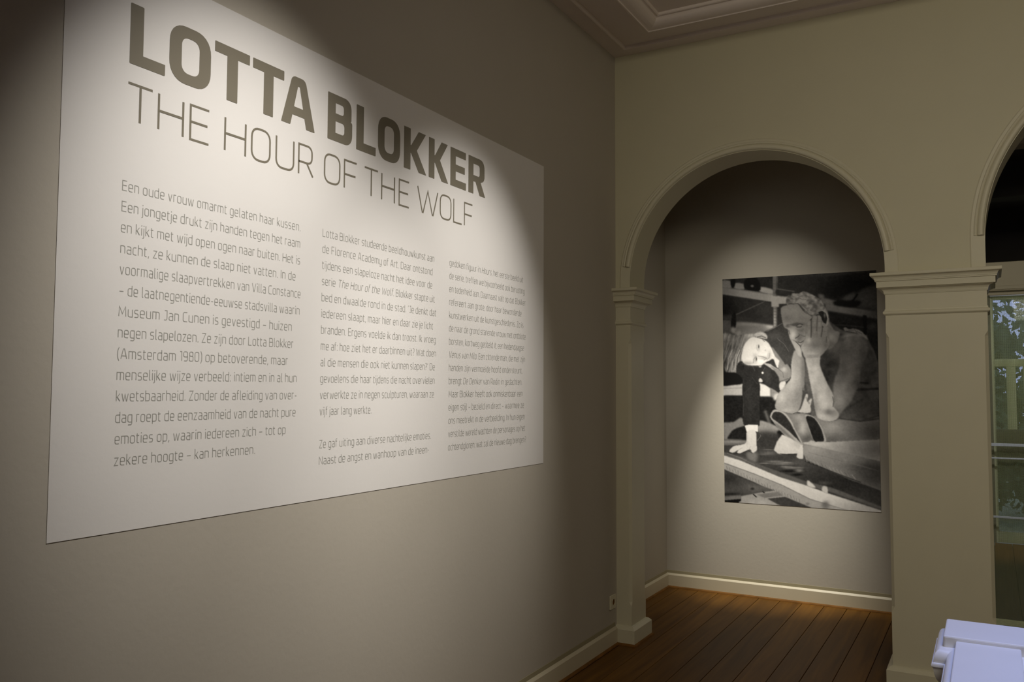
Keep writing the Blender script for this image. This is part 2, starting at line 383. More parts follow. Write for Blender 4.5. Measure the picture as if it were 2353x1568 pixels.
# shallow folds
vs = []; fs = []
for i in range(161):
    x = -1.03+2.06*i/160; y = .008*math.sin(x*2*math.pi/.16)
    vs += [(x, y, .01), (x, y, 2.60)]
for i in range(160): fs.append((2*i, 2*i+2, 2*i+3, 2*i+1))
mesh_obj('net_fabric', vs, fs, M_NET, nc, True)
MB().box(-1.05, 1.05, -.012, .012, 2.60, 2.625, .004).build('curtain_rod', M_RAIL, nc)

# ------------------------------------------------------------------ garden beyond
struct(MB().box(-6, 12, YF+.2, 20, -.3, -.05).build('ground_garden', M_GRASS))
rl = empty('window_guard_rail', (3.16, YF-.10, 0)); tag(rl, 'sky-tinted blue-grey guard rail across the far window in the dark room', 'rail')
for z, h in ((.285, .010), (.895, .008), (1.035, .015)): MB().box(-1.12, 1.02, -.012, .012, z-h, z+h, .003).build('rail', M_RAIL, rl)
for xx in (-1.13, 1.0): MB().box(xx, xx+.03, -.015, .015, 0, 1.06, .004).build('post', M_RAIL, rl)
def leaves(n, cx, cy, cz, rx, ry, rz, s):
    P = rng.normal(size=(n, 3)); P /= np.linalg.norm(P, axis=1)[:, None]; P *= rng.uniform(.35, 1, (n, 1))**.5
    P = P*[rx, ry, rz]+[cx, cy, cz]; vs = []; fs = []
    for i, p in enumerate(P):
        a = rng.normal(size=3); a /= np.linalg.norm(a); c = np.cross(a, rng.normal(size=3)); c /= np.linalg.norm(c); q = s*rng.uniform(.6, 1.3)
        vs += [tuple(p-a*q), tuple(p+c*q*.45), tuple(p+a*q), tuple(p-c*q*.45)]; fs.append((4*i, 4*i+1, 4*i+2, 4*i+3))
    return vs, fs
def tree(nm, lab, x, y, crowns, h, s, n):
    t = empty(nm, (x, y, -.05)); tag(t, lab, 'tree' if nm != 'hedge' else 'hedge')
    vs = []; fs = []
    for i, (z, r) in enumerate([(0, .11), (h*.4, .08), (h, .04)]):
        for k in range(8): vs.append((r*math.cos(k*math.pi/4), r*math.sin(k*math.pi/4), z))
    for i in range(2):
        for k in range(8): fs.append((i*8+k, i*8+(k+1) % 8, i*8+8+(k+1) % 8, i*8+8+k))
    mesh_obj('trunk', vs, fs, M_BARK, t)
    mb = MB()
    for c in crowns: mb.add(*leaves(n, *c, s))
    o = mb.build('foliage', M_LEAF, t); o['kind'] = 'stuff'
tree('garden_tree', 'tall leafy green tree standing outside the far window', 2.6, 9.0, [(0, 0, 2.9, 1.0, .8, .95), (-.7, .2, 2.3, .6, .6, .4), (.9, 0, 3.3, .7, .7, .7)], 3.0, .085, 1100)
tree('hedge', 'dense green hedge low outside the far window', 3.0, 7.8, [(-1.6, 0, 1.0, 1.3, .5, 1.12), (0, 0, 1.0, 1.3, .5, 1.12), (1.6, 0, 1.0, 1.3, .5, 1.12)], .8, .085, 3400)

# ------------------------------------------------------------------ wall text panel (x = 0 plane, reading along +y)
PY0, PY1, PZ0, PZ1 = -3.7723, -1.0219, 1.2035, 2.8134
tp = empty('wall_text_panel', (0, (PY0+PY1)/2, PZ0))
tag(tp, 'large white text panel with grey title and three columns on the left wall', 'text panel')
def to_panel(vs): return [(a, b_-(PY0+PY1)/2, c-PZ0) for a, b_, c in vs]
mb = MB().box(0.0002, .0022, PY0, PY1, PZ0, PZ1)
mesh_obj('white_backing', to_panel(mb.v), mb.f, M_PANEL, tp)

def round_poly(pts, closed=True, seg=5):
    """pts (x, y[, r]) -> list with rounded corners"""
    out = []; n = len(pts)
    for i, p in enumerate(pts):
        r = p[2] if len(p) > 2 else 0
        if r <= 0 or (not closed and i in (0, n-1)): out.append((p[0], p[1])); continue
        P = np.array(p[:2], float); A = np.array(pts[i-1][:2], float); B = np.array(pts[(i+1) % n][:2], float)
        da = A-P; db = B-P; la = np.linalg.norm(da); lb = np.linalg.norm(db)
        rr = min(r, la*.5 if (len(pts[i-1]) > 2 and (closed or i-1 > 0)) else la, lb*.5 if len(pts[(i+1) % n]) > 2 else lb)
        a = P+da/la*rr; c = P+db/lb*rr
        for k in range(seg+1):
            t = k/seg; q = .62   # conic slightly squarer than a circle
            wv = .85
            pt = ((1-t)**2*a+2*wv*t*(1-t)*P+t*t*c)/((1-t)**2+2*wv*t*(1-t)+t*t)
            out.append((float(pt[0]), float(pt[1])))
    return out
def ribbon(pts, hw, closed=False, hwy=None):
    """polyline -> quad strip with mitred joints (list of 2D verts, faces)"""
    P = [np.array(p, float) for p in pts]
    Q = [P[0]]
    for p in P[1:]:
        if np.linalg.norm(p-Q[-1]) > 1e-5: Q.append(p)
    if closed and np.linalg.norm(Q[0]-Q[-1]) < 1e-5: Q.pop()
    P = Q; n = len(P); vs = []
    for i in range(n):
        if closed or 0 < i < n-1:
            d1 = P[i]-P[i-1]; d2 = P[(i+1) % n]-P[i]
        elif i == 0: d1 = d2 = P[1]-P[0]
        else: d1 = d2 = P[-1]-P[-2]
        d1 = d1/np.linalg.norm(d1); d2 = d2/np.linalg.norm(d2)
        n1 = np.array((-d1[1], d1[0])); n2 = np.array((-d2[1], d2[0])); mm = n1+n2; L = np.linalg.norm(mm)
        if L < .3: mm = n1; sc_ = 1
        else: mm = mm/L; sc_ = min(1/max(mm@n1, .35), 2.2)
        vs += [tuple(P[i]+mm*hw*sc_), tuple(P[i]-mm*hw*sc_)]
    fs = []
    for i in range(n if closed else n-1):
        j = (i+1) % n; fs.append((2*i, 2*i+1, 2*j+1, 2*j))
    return vs, fs
X = .745; A_ = 1.06; D_ = -.27; r_ = .17; w_ = .44
G = {  # char: (width, [strokes]); stroke = (closed, pts)
 'a': (.42, [(0, [(.03, X), (.42, X, r_), (.42, 0), (0, 0, r_), (0, .41, r_), (.42, .41)])]),
 'b': (w_, [(0, [(0, A_), (0, 0), (w_, 0, r_), (w_, X, r_), (0, X)])]),
 'c': (.34, [(0, [(.36, 0), (0, 0, r_), (0, X, r_), (.36, X)])]),
 'd': (w_, [(0, [(w_, A_), (w_, 0), (0, 0, r_), (0, X, r_), (w_, X)])]),
 'e': (.43, [(0, [(.41, 0), (0, 0, r_), (0, X, r_), (.43, X, r_), (.43, .36), (0, .36)])]),
 'f': (.24, [(0, [(.27, A_), (.06, A_, .12), (.06, 0)]), (0, [(-.03, X), (.24, X)])]),
 'g': (w_, [(0, [(w_, X), (0, X, r_), (0, 0, r_), (w_, 0)]), (0, [(w_, X), (w_, D_, r_), (.03, D_)])]),
 'h': (w_, [(0, [(0, 0), (0, A_)]), (0, [(0, X), (w_, X, r_), (w_, 0)])]),
 'i': (0.0, [(0, [(0, 0), (0, X)]), (0, [(0, .95), (0, 1.05)])]),
 'j': (0.0, [(0, [(0, X), (0, D_, .1), (-.13, D_)]), (0, [(0, .95), (0, 1.05)])]),
 'k': (.37, [(0, [(0, 0), (0, A_)]), (0, [(0, .40), (.10, .40), (.36, X)]), (0, [(.10, .40), (.38, 0)])]),
 'l': (.08, [(0, [(0, A_), (0, 0, .09), (.11, 0)])]),
 'm': (.72, [(0, [(0, 0), (0, X), (.72, X, r_), (.72, 0)]), (0, [(.36, X), (.36, 0)])]),
 'n': (w_, [(0, [(0, 0), (0, X), (w_, X, r_), (w_, 0)])]),
 'o': (w_, [(1, [(0, 0, r_), (0, X, r_), (w_, X, r_), (w_, 0, r_)])]),
 'p': (w_, [(0, [(0, D_), (0, X), (w_, X, r_), (w_, 0, r_), (0, 0)])]),
 'r': (.24, [(0, [(0, 0), (0, X), (.27, X)])]),
 's': (.37, [(0, [(.36, X), (0, X, .13), (0, .39, .13), (.37, .36, .13), (.37, 0, .13), (.0, 0)])]),
 't': (.24, [(0, [(.05, .95), (.05, 0, .12), (.26, 0)]), (0, [(-.04, X), (.25, X)])]),
 'u': (w_, [(0, [(0, X), (0, 0, r_), (w_, 0), (w_, X)])]),
 'v': (.42, [(0, [(0, X), (.19, 0), (.23, 0), (.42, X)])]),
 'w': (.68, [(0, [(0, X), (.15, 0), (.19, 0), (.34, X*.95), (.49, 0), (.53, 0), (.68, X)])]),
 'y': (w_, [(0, [(0, X), (0, 0, r_), (w_, 0)]), (0, [(w_, X), (w_, D_, r_), (.03, D_)])]),
 'z': (.38, [(0, [(0, X), (.38, X), (0, 0), (.38, 0)])]),
 'A': (.60, [(0, [(0, 0), (.24, 1, .05), (.36, 1, .05), (.60, 0)]), (0, [(.08, .28), (.52, .28)])]),
 'B': (.52, [(1, [(0, 0), (0, 1), (.48, 1, .16), (.48, .53, .12), (.52, .53, .1), (.52, 0, .16)]), (0, [(0, .53), (.42, .53)])]),
 'C': (.46, [(0, [(.48, 0), (0, 0, .2), (0, 1, .2), (.48, 1)])]),
 'D': (.54, [(1, [(0, 0), (0, 1), (.54, 1, .24), (.54, 0, .24)])]),
 'E': (.46, [(0, [(.48, 0), (0, 0), (0, 1), (.48, 1)]), (0, [(0, .52), (.44, .52)])]),
 'F': (.44, [(0, [(0, 0), (0, 1), (.46, 1)]), (0, [(0, .50), (.42, .50)])]),
 'H': (.56, [(0, [(0, 0), (0, 1)]), (0, [(.56, 0), (.56, 1)]), (0, [(0, .52), (.56, .52)])]),
 'I': (0.0, [(0, [(0, 0), (0, 1)])]),
 'J': (.34, [(0, [(.08, 1), (.34, 1), (.34, 0, .16), (.02, 0)])]),
 'L': (.42, [(0, [(0, 1), (0, 0), (.44, 0)])]),
 'M': (.72, [(0, [(0, 0), (.05, 1), (.36, .25), (.67, 1), (.72, 0)])]),
 'N': (.56, [(0, [(0, 0), (0, 1), (.56, 0), (.56, 1)])]),
 'O': (.56, [(1, [(0, 0, .24), (0, 1, .24), (.56, 1, .24), (.56, 0, .24)])]),
 'R': (.52, [(0, [(0, 0), (0, 1), (.50, 1, .18), (.50, .42, .18), (0, .42)]), (0, [(.30, .42), (.54, 0)])]),
 'T': (.56, [(0, [(0, 1), (.56, 1)]), (0, [(.28, 1), (.28, 0)])]),
 'U': (.56, [(0, [(0, 1), (0, 0, .22), (.56, 0, .22), (.56, 1)])]),
 'V': (.56, [(0, [(0, 1), (.26, 0), (.30, 0), (.56, 1)])]),
 'W': (.92, [(0, [(0, 1), (.21, 0), (.25, 0), (.46, .92), (.67, 0), (.71, 0), (.92, 1)])]),
 'Z': (.48, [(0, [(0, 1), (.48, 1), (0, 0), (.48, 0)])]),
 '0': (.48, [(1, [(0, 0, .2), (0, 1, .2), (.48, 1, .2), (.48, 0, .2)])]),
 '1': (.20, [(0, [(0, 1), (.20, 1), (.20, 0)])]),
 '8': (.46, [(1, [(0, 0, .14), (0, .54, .14), (.46, .54, .14), (.46, 0, .14)]), (1, [(.03, .54, .14), (.03, 1, .14), (.43, 1, .14), (.43, .54, .14)])]),
 '9': (.46, [(0, [(.46, .44), (0, .44, .14), (0, 1, .16), (.46, 1, .16), (.46, 0, .16), (.06, 0)])]),
 '.': (0.0, [(0, [(0, -.03), (0, .08)])]), ',': (0.0, [(0, [(0, .08), (-.05, -.15)])]),
 ':': (0.0, [(0, [(0, -.03), (0, .08)]), (0, [(0, .62), (0, .73)])]),
 '-': (.26, [(0, [(0, .38), (.26, .38)])]), '\u2013': (.44, [(0, [(0, .38), (.44, .38)])]),
 '(': (.12, [(0, [(.14, 1.12), (.0, .8, .2), (.0, .08, .2), (.14, -.22)])]), ')': (.12, [(0, [(0, 1.12), (.14, .8, .2), (.14, .08, .2), (0, -.22)])]),
 '?': (.34, [(0, [(0, 1), (.34, 1, .15), (.34, .48, .14), (.14, .48), (.14, .26)]), (0, [(.14, -.03), (.14, .08)])]),
 '\u2018': (.05, [(0, [(0, .82), (.05, 1.04)])]), '\u2019': (.05, [(0, [(.05, 1.04), (0, .82)])]),
}
GAP = .155; SPC = .30; STK = .076
def layout(text):
    """returns verts, faces in cap-height units (baseline 0) and the total advance"""
    vs = []; fs = []; x = 0; it = False; last = 0
    for ch in text:
        if ch == '*': it = not it; continue
        if ch == ' ': x += SPC; continue
        wd, st = G[ch]; x += STK/2
        if ch in 'ij.,:lI1': x += .02
        for si, (cl, pts) in enumerate(st):
            pp = round_poly(pts, bool(cl), 4)
            v2, f2 = ribbon(pp, STK/2, bool(cl)); k = len(vs)
            vs += [(x+a+(b_*.17 if it else 0), b_, si) for a, b_ in v2]; fs += [tuple(i+k for i in f) for f in f2]
        x += wd+STK/2; last = x; x += GAP
    return vs, fs, last
def text_line(text, y0, y1, zb, cap, name='text_line', m=M_TEXT, xo=.0027):
    vs, fs, tot = layout(text); s = (y1-y0)/tot
    V = [(xo+.00015*si, y0+a*s, zb+b_*cap) for a, b_, si in vs]
    return mesh_obj(name, to_panel(V), fs, m, tp)
COL1 = [("Een oude vrouw omarmt gelaten haar kussen.", -2.885), ("Een jongetje drukt zijn handen tegen het raam", -2.885), ("en kijkt met wijd open ogen naar buiten. Het is", -2.884),
 ("nacht, ze kunnen de slaap niet vatten. In de", -2.905), ("voormalige slaapvertrekken van Villa Constance", -2.879), ("\u2013 de laatnegentiende-eeuwse stadsvilla waarin", -2.882),
 ("Museum Jan Cunen is gevestigd \u2013 huizen", -2.919), ("negen slapelozen. Ze zijn door Lotta Blokker", -2.910), ("(Amsterdam 1980) op betoverende, maar", -2.935),
 ("menselijke wijze verbeeld: intiem en in al hun", -2.891), ("kwetsbaarheid. Zonder de afleiding van over-", -2.889), ("dag roept de eenzaamheid van de nacht pure", -2.893),
 ("emoties op, waarin iedereen zich \u2013 tot op", -2.939), ("zekere hoogte \u2013 kan herkennen.", -3.076)]
COL2 = [("Lotta Blokker studeerde beeldhouwkunst aan", -2.061), ("de Florence Academy of Art. Daar ontstond", -2.074), ("tijdens een slapeloze nacht het idee voor de", -2.075),
 ("serie *The Hour of the Wolf*. Blokker stapte uit", -2.055), ("bed en dwaalde rond in de stad. \u2018Je denkt dat", -2.043), ("iedereen slaapt, maar hier en daar zie je licht", -2.066),
 ("branden. Ergens voelde ik dan troost. Ik vroeg", -2.045), ("me af: hoe ziet het er daarbinnen uit? Wat doen", -2.042), ("al die mensen die ook niet kunnen slapen?\u2019 De", -2.050),
 ("gevoelens die haar tijdens die nacht overvielen", -2.051), ("verwerkte ze in negen sculpturen, waaraan ze", -2.055), ("vijf jaar lang werkte.", -2.479), None,
 ("Ze gaf uiting aan diverse nachtelijke emoties.", -2.075), ("Naast de angst en wanhoop van de ineen-", -2.087)]
COL3 = [("gedoken figuur in *Hours*, het eerste beeld uit", -1.254), ("de serie, treffen we bijvoorbeeld ook berusting", -1.238), ("en tederheid aan. Daarnaast valt op dat Blokker", -1.227),
 ("refereert aan grote, door haar bewonderde", -1.271), ("kunstwerken uit de kunstgeschiedenis. Zo is", -1.250), ("de naar de grond starende vrouw met ontblote", -1.226),
 ("borsten, kortweg getiteld *It*, een hedendaagse", -1.244), ("*Venus van Milo*. Een zittende man, die met zijn", -1.232), ("handen zijn vermoeide hoofd ondersteunt,", -1.260),
 ("brengt *De Denker* van Rodin in gedachten.", -1.263), ("Maar Blokker heeft ook onmiskenbaar een", -1.257), ("eigen stijl \u2013 bezield en direct \u2013 waarmee ze", -1.242),
 ("ons meetrekt in de verbeelding. In hun eigen", -1.234), ("verstilde wereld wachten de personages op het", -1.229), ("ochtendgloren: wat zal de nieuwe dag brengen?", -1.219)]
for y0, col in ((-3.588, COL1), (-2.771, COL2), (-1.940, COL3)):
    for i, q in enumerate(col):
        if q: text_line(q[0], y0, q[1], 2.1505-.0588*i, .0275)
# subtitle letters
SUB = [('T',-3.582,-3.495),('H',-3.480,-3.387),('E',-3.367,-3.290),('H',-3.233,-3.141),('O',-3.121,-3.033),('U',-3.011,-2.921),('R',-2.903,-2.824),('O',-2.770,-2.680),('F',-2.661,-2.584),
       ('T',-2.543,-2.454),('H',-2.436,-2.346),('E',-2.321,-2.247),('W',-2.192,-2.035),('O',-2.022,-1.929),('L',-1.914,-1.840),('F',-1.824,-1.748)]
CAPS = .113; HW = .0036
for ch, ya, yb in SUB:
    wd, st = G[ch]; inner = (yb-ya-2*HW); mb = MB()
    mxw = max(p[0] for cl, pts in st for p in pts)
    for si, (cl, pts) in enumerate(st):
        pp = [(ya+HW+p[0]/mxw*inner, 2.3495+HW+p[1]*(CAPS-2*HW))+((p[2]*.13,) if len(p) > 2 else ()) for p in pts]
        v2, f2 = ribbon(round_poly(pp, bool(cl), 6), HW, bool(cl)); mb.add([(.0027+.00025*si, a, b_) for a, b_ in v2], f2)
    mesh_obj('subtitle_letter', to_panel(mb.v), mb.f, M_TITLE, tp)
# bold title letters
def bold(ch):
    s = .245; t = .19
    if ch == 'L': return .67, [[(0,0,.02),(.67,0,.02),(.67,t,.01),(s,t),(s,1,.02),(0,1,.02)]]
    if ch == 'O': return .88, [[(0,0,.34),(.88,0,.34),(.88,1,.34),(0,1,.34)], [(.25,t,.15),(.63,t,.15),(.63,1-t,.15),(.25,1-t,.15)]]
    if ch == 'T': return .82, [[(.285,0,.015),(.535,0,.015),(.535,1-t),(.82,1-t,.015),(.82,1,.015),(0,1,.015),(0,1-t,.015),(.285,1-t)]]
    if ch == 'A': return .95, [[(0,0,.02),(.25,0,.02),(.305,.215),(.645,.215),(.70,0,.02),(.95,0,.02),(.66,1,.10),(.29,1,.10)], [(.345,.385,.02),(.605,.385,.02),(.50,.82,.03),(.45,.82,.03)]]
    if ch == 'B': return .79, [[(0,0,.02),(.79,0,.24),(.79,.53,.12),(.68,.53,.02),(.76,.53,.08),(.76,1,.22),(0,1,.02)], [(s,.18),(.535,.18,.08),(.535,.43,.08),(s,.43)], [(s,.60),(.51,.60,.07),(.51,.82,.07),(s,.82)]]
    if ch == 'K': return .87, [[(0,0,.015),(s,0,.015),(s,.41),(.27,.41),(.57,0,.015),(.87,0,.015),(.49,.52),(.84,1,.015),(.56,1,.015),(.27,.60),(s,.60),(s,1,.015),(0,1,.015)]]
    if ch == 'E': return .74, [[(0,0,.015),(.74,0,.015),(.74,t,.01),(s,t),(s,.41),(.68,.41,.01),(.68,.59,.01),(s,.59),(s,1-t),(.73,1-t,.01),(.73,1,.015),(0,1,.015)]]
    if ch == 'R': return .86, [[(0,0,.015),(s,0,.015),(s,.34),(.36,.34),(.57,0,.015),(.86,0,.015),(.62,.37),(.82,.44,.12),(.82,1,.24),(0,1,.015)], [(s,.51),(.57,.51,.08),(.57,.82,.08),(s,.82)]]
TIT = [('L',-3.577,-3.459),('O',-3.445,-3.292),('T',-3.277,-3.133),('T',-3.119,-2.977),('A',-2.988,-2.822),('B',-2.754,-2.617),('L',-2.592,-2.474),('O',-2.460,-2.315),('K',-2.288,-2.128),('K',-2.109,-1.958),('E',-1.940,-1.810),('R',-1.788,-1.638)]
for ch, ya, yb in TIT:
    wd, loops = bold(ch); ov = .010 if ch == 'O' else 0
    L3 = []
    for lp in loops:
        rp = round_poly([(p[0], p[1])+((p[2],) if len(p) > 2 else ()) for p in lp], True, 7)
        L3.append([Vector((ya+a/wd*(yb-ya), 2.516+b_*.1755*(1+ov)-ov*.08, 0)) for a, b_ in rp])
    flat = [v for lp in L3 for v in lp]; tri = tessellate_polygon(L3)
    n = len(flat); vs = [(.0022, v.x, v.y) for v in flat]+[(.0031, v.x, v.y) for v in flat]
    fs = [tuple(i+n for i in t) for t in tri]; off = 0
    for lp in L3:
        k = len(lp); fs += [(off+i, off+(i+1) % k, n+off+(i+1) % k, n+off+i) for i in range(k)]; off += k
    o = mesh_obj('title_letter', to_panel(vs), fs, M_TITLE, tp); finish(o)

# ------------------------------------------------------------------ wall socket
so = empty('wall_socket', (0, -.077, .271)); tag(so, 'small cream wall socket low on the left wall beside the pier', 'socket')
plate = MB().box(.0, .010, -.043, .043, -.043, .043, .003).build('cover_plate', M_SOCK, so)
vs = []; fs = []; n = 24
for r, xx in ((.0215, .0102), (.0215, .0125), (.0190, .0125), (.0185, .0105)):
    vs += [(xx, r*math.cos(2*math.pi*i/n), r*math.sin(2*math.pi*i/n)) for i in range(n)]
for j in range(3): fs += [(j*n+i, j*n+(i+1) % n, (j+1)*n+(i+1) % n, (j+1)*n+i) for i in range(n)]
rg = mesh_obj('socket_ring', vs, fs, M_SOCK, plate)
mesh_obj('socket_well', [(.0104, .0188*math.cos(2*math.pi*i/n), .0188*math.sin(2*math.pi*i/n)) for i in range(n)], [tuple(range(n))], M_BEAD, plate)
for s in (-1, 1):
    mesh_obj('pin_hole', [(.0106, s*.0095+.003*math.cos(2*math.pi*i/12), .003*math.sin(2*math.pi*i/12)) for i in range(12)], [tuple(range(12))], M_HOLE, plate)

# ------------------------------------------------------------------ stair balustrade with stepped cap
bal = empty('stair_balustrade', (2.07, -2.72, 0)); tag(bal, 'white painted stair balustrade with moulded flat cap in the bottom right corner', 'balustrade')
OX, OY = 2.07, -2.72
def bpart(mb, name, m=M_WHITE): 
    return mesh_obj(name, [(a-OX, b_-OY, c) for a, b_, c in mb.v], mb.f, m, bal)
RX0, RX1, RY0, RY1 = 1.984, 4.6, -2.728, -2.548
FX0, FX1, FY0 = 2.011, 2.148, -5.6
FZ = .991
bpart(MB().box(RX0, RX1, RY0, RY1, .968, 1.0, .004), 'landing_handrail')
bpart(MB().box(FX0, FX1, FY0, RY0-.0005, .955, FZ, .003), 'flight_handrail')
def outline(d):   # plan outline of the T-shaped rail grown by d
    return [(RX0-d, RY1+d), (RX0-d, RY0-.012-d), (FX0-d, RY0-.012-d), (FX0-d, FY0), (FX1+d, FY0), (FX1+d, RY0-.012-d), (RX1, RY0-.012-d), (RX1, RY1+d)]
prof = [(-.02, .973), (.0, .973), (.006, .972), (.012, .969), (.017, .963), (.0205, .954), (.0212, .945), (.0208, .941), (.0245, .9405), (.0262, .9375), (.0262, .932), (.0225, .929), (.020, .912), (.016, .900), (.008, .890), (-.004, .882), (-.02, .880)]
vs = []; fs = []
for d, z in prof: vs += [(a, b_, z) for a, b_ in outline(d)]
for i in range(len(prof)-1):
    for k in range(8): fs.append((i*8+k, i*8+(k+1) % 8, i*8+8+(k+1) % 8, i*8+8+k))
mb = MB().add(vs, fs); o = bpart(mb, 'rail_moulding'); finish(o); smooth_by_angle(o, 32)
bpart(MB().box(1.995, 2.140, -2.735, -2.56, 0, .885, .003), 'newel_post')
bpart(MB().box(1.975, 2.160, -2.755, -2.54, 0, .12, .004), 'newel_base')
bpart(MB().box(2.142, RX1, -2.70, -2.575, 0, .06, .003), 'landing_bottom_rail')
bpart(MB().box(2.02, 2.14, FY0, -2.757, 0, .06, .003), 'flight_bottom_rail')
for xx in [2.28+.15*i for i in range(15)]: bpart(MB().box(xx-.018, xx+.018, -2.655, -2.619, .06, .882, .003), 'baluster')
for yy in [-2.90-.15*i for i in range(18)]: bpart(MB().box(2.061, 2.097, yy-.018, yy+.018, .06, .882, .003), 'baluster')

#PHOTO
# ------------------------------------------------------------------ black and white photo print on the passage wall (flat print, ink in a colour attribute)
QX0, QX1, QZ0, QZ1 = .2446, 1.3856, .7157, 2.4827
NX, NZ = 340, 526
gx, gz = np.meshgrid(np.linspace(QX0, QX1, NX), np.linspace(QZ1, QZ0, NZ))
dv = np.stack([gx-CAM.x, np.full_like(gx, YB-CAM.y), gz-CAM.z], -1)
dz_ = dv@np.array(F_); PXX = 1176.5+FPX*(dv@np.array(R_))/dz_; PYY = 784-FPX*(dv@np.array(U_))/dz_   # where each print point sits in the source picture
CR = {'A': (1655, 615, 6.535), 'B': (1770, 650, 6.273), 'C': (1655, 840, 6.535), 'D': (1770, 860, 6.273), 'E': (1655, 1010, 6.275)}
def Q(c, s):
    ox, oy, k = CR[c]; n = [float(t) for t in s.replace(',', ' ').split()]
    return [(ox+n[i]/k, oy+n[i+1]/k) for i in range(0, len(n), 2)]
INK = np.full(gx.shape, 58.0)
def blur(a, s):
    if s <= 0: return a
    r = max(1, int(s*2.6)); k = np.exp(-.5*(np.arange(-r, r+1)/s)**2); k /= k.sum()
    p = np.pad(a, r, mode='edge')
    p = sum(k[i]*p[:, i:i+a.shape[1]] for i in range(2*r+1)); return sum(k[i]*p[i:i+a.shape[0]] for i in range(2*r+1))
def smoothpts(p, n=4):
    out = []; N = len(p)
    for i in range(N):
        a, b_, c, d = [np.array(p[(i+k) % N]) for k in (-1, 0, 1, 2)]
        for k in range(n):
            t = k/n; out.append(tuple(.5*((2*b_)+(-a+c)*t+(2*a-5*b_+4*c-d)*t*t+(-a+3*b_-3*c+d)*t**3)))
    return out
def mask(p, soft=1.0, smooth=True):
    if smooth: p = smoothpts(p)
    p = np.array(p); ins = np.zeros(gx.shape, bool)
    bx = (PXX > p[:, 0].min()-1) & (PXX < p[:, 0].max()+1) & (PYY > p[:, 1].min()-1) & (PYY < p[:, 1].max()+1)
    xs = PXX[bx]; ys = PYY[bx]; c = np.zeros(xs.shape, bool); N = len(p)
    for i in range(N):
        x0, y0 = p[i-1]; x1, y1 = p[i]
        if y0 == y1: continue
        c ^= ((y0 > ys) != (y1 > ys)) & (xs < (x1-x0)*(ys-y0)/(y1-y0)+x0)
    ins[bx] = c
    return blur(ins.astype(float), soft)
LM = None
def poly(pts, v, soft=.9, smooth=True, sh=()):
    """fill, then shade inside with blobs (x, y, rx, ry, dv) in picture pixels"""
    global INK, LM
    LM = mask(pts, soft, smooth); val = np.full(gx.shape, float(v))
    for x, y, rx, ry, d in sh: val += d*np.exp(-((PXX-x)/rx)**2-((PYY-y)/ry)**2)
    INK = INK*(1-LM)+val*LM
def S(c, *a):  # blobs given in crop coordinates
    ox, oy, k = CR[c]; return [(ox+q[0]/k, oy+q[1]/k, q[2]/k, q[3]/k, q[4]) for q in a]
def dab(c, x, y, rx, ry, v, a=1.0):
    global INK
    ox, oy, k = CR[c]; m_ = a*np.exp(-(((PXX-ox-x/k)/(rx/k))**2+((PYY-oy-y/k)/(ry/k))**2)**1.5); INK = INK*(1-m_)+v*m_
def line(c, s, wd, v, a=1.0):
    global INK
    p = Q(c, s); wd /= CR[c][2]; dmin = np.full(gx.shape, 1e9)
    for i in range(len(p)-1):
        A0 = np.array(p[i]); B0 = np.array(p[i+1]); d = B0-A0; t = np.clip(((PXX-A0[0])*d[0]+(PYY-A0[1])*d[1])/(d@d), 0, 1)
        dmin = np.minimum(dmin, np.hypot(PXX-A0[0]-t*d[0], PYY-A0[1]-t*d[1]))
    m_ = a*np.exp(-(dmin/wd)**2); INK = INK*(1-m_)+v*m_
NZ1 = blur(rng.normal(size=gx.shape), 1.2); NZ1 /= NZ1.std(); NZ2 = blur(rng.normal(size=gx.shape), 4); NZ2 /= NZ2.std(); NZ3 = blur(rng.normal(size=gx.shape), 2.2); NZ3 /= NZ3.std()
def vstreak():
    a = rng.normal(size=gx.shape); a = blur(a, 1.15); r2 = 14; p = np.pad(a, ((r2, r2), (0, 0)), mode='edge'); sh = sum(np.roll(p, int(round((i-r2)*.28)), axis=1)[i:i+a.shape[0]] for i in range(2*r2+1)); return sh/sh.std()
VST = vstreak()
# studio background
poly(Q('A', '20 150 850 120 850 420 20 330'), 42, 1.5)
poly(Q('B', '40 -60 800 -90 1600 -120 1600 420 760 300 300 200 40 100'), 50, 2, sh=S('B', (1250, 60, 420, 200, -34), (900, 150, 200, 120, -14)))
poly(Q('A', '30 195 165 212 170 305 30 300'), 128, 1.5); poly(Q('A', '222 235 372 255 355 330 212 312'), 140, 1.5)
poly(Q('A', '600 292 785 330 790 405 600 365'), 178, 1.5)
poly(Q('A', '165 170 225 170 215 290 165 285'), 20, 1.2); poly(Q('A', '400 160 540 150 605 342 365 312'), 22, 1.2); dab('A', 482, 280, 26, 20, 110)
poly(Q('A', '30 298 400 345 790 402 1020 425 1000 545 780 522 400 462 30 405'), 160, 1.3, False, sh=S('A', (60, 350, 250, 200, -35), (850, 480, 160, 80, 28)))
line('A', '40 300 380 350 700 395', 9, 120, .6)
poly(Q('A', '30 408 400 465 790 524 800 860 400 830 30 790'), 52, 1.3, False, sh=S('A', (60, 600, 200, 260, -28), (700, 640, 150, 150, 18)))
line('A', '240 708 660 515', 10, 92, .8); poly(Q('A', '30 720 240 720 800 800 800 880 250 822 30 792'), 58, 3, False)
poly(Q('A', '30 790 160 798 165 1010 30 1010'), 84, 1.5, False)
poly(Q('A', '235 818 790 868 810 905 640 1000 500 1030 230 1020'), 118, 2, sh=S('A', (760, 885, 90, 40, 85), (450, 850, 250, 30, 30)))
poly(Q('A', '182 700 236 700 230 905 165 895'), 24, 1.2); dab('A', 195, 940, 38, 50, 150); dab('A', 275, 990, 40, 40, 140)
poly(Q('A', '792 130 862 130 852 930 800 930'), 118, 1.2, False, sh=S('A', (818, 760, 22, 170, 80), (850, 300, 14, 200, -30)))
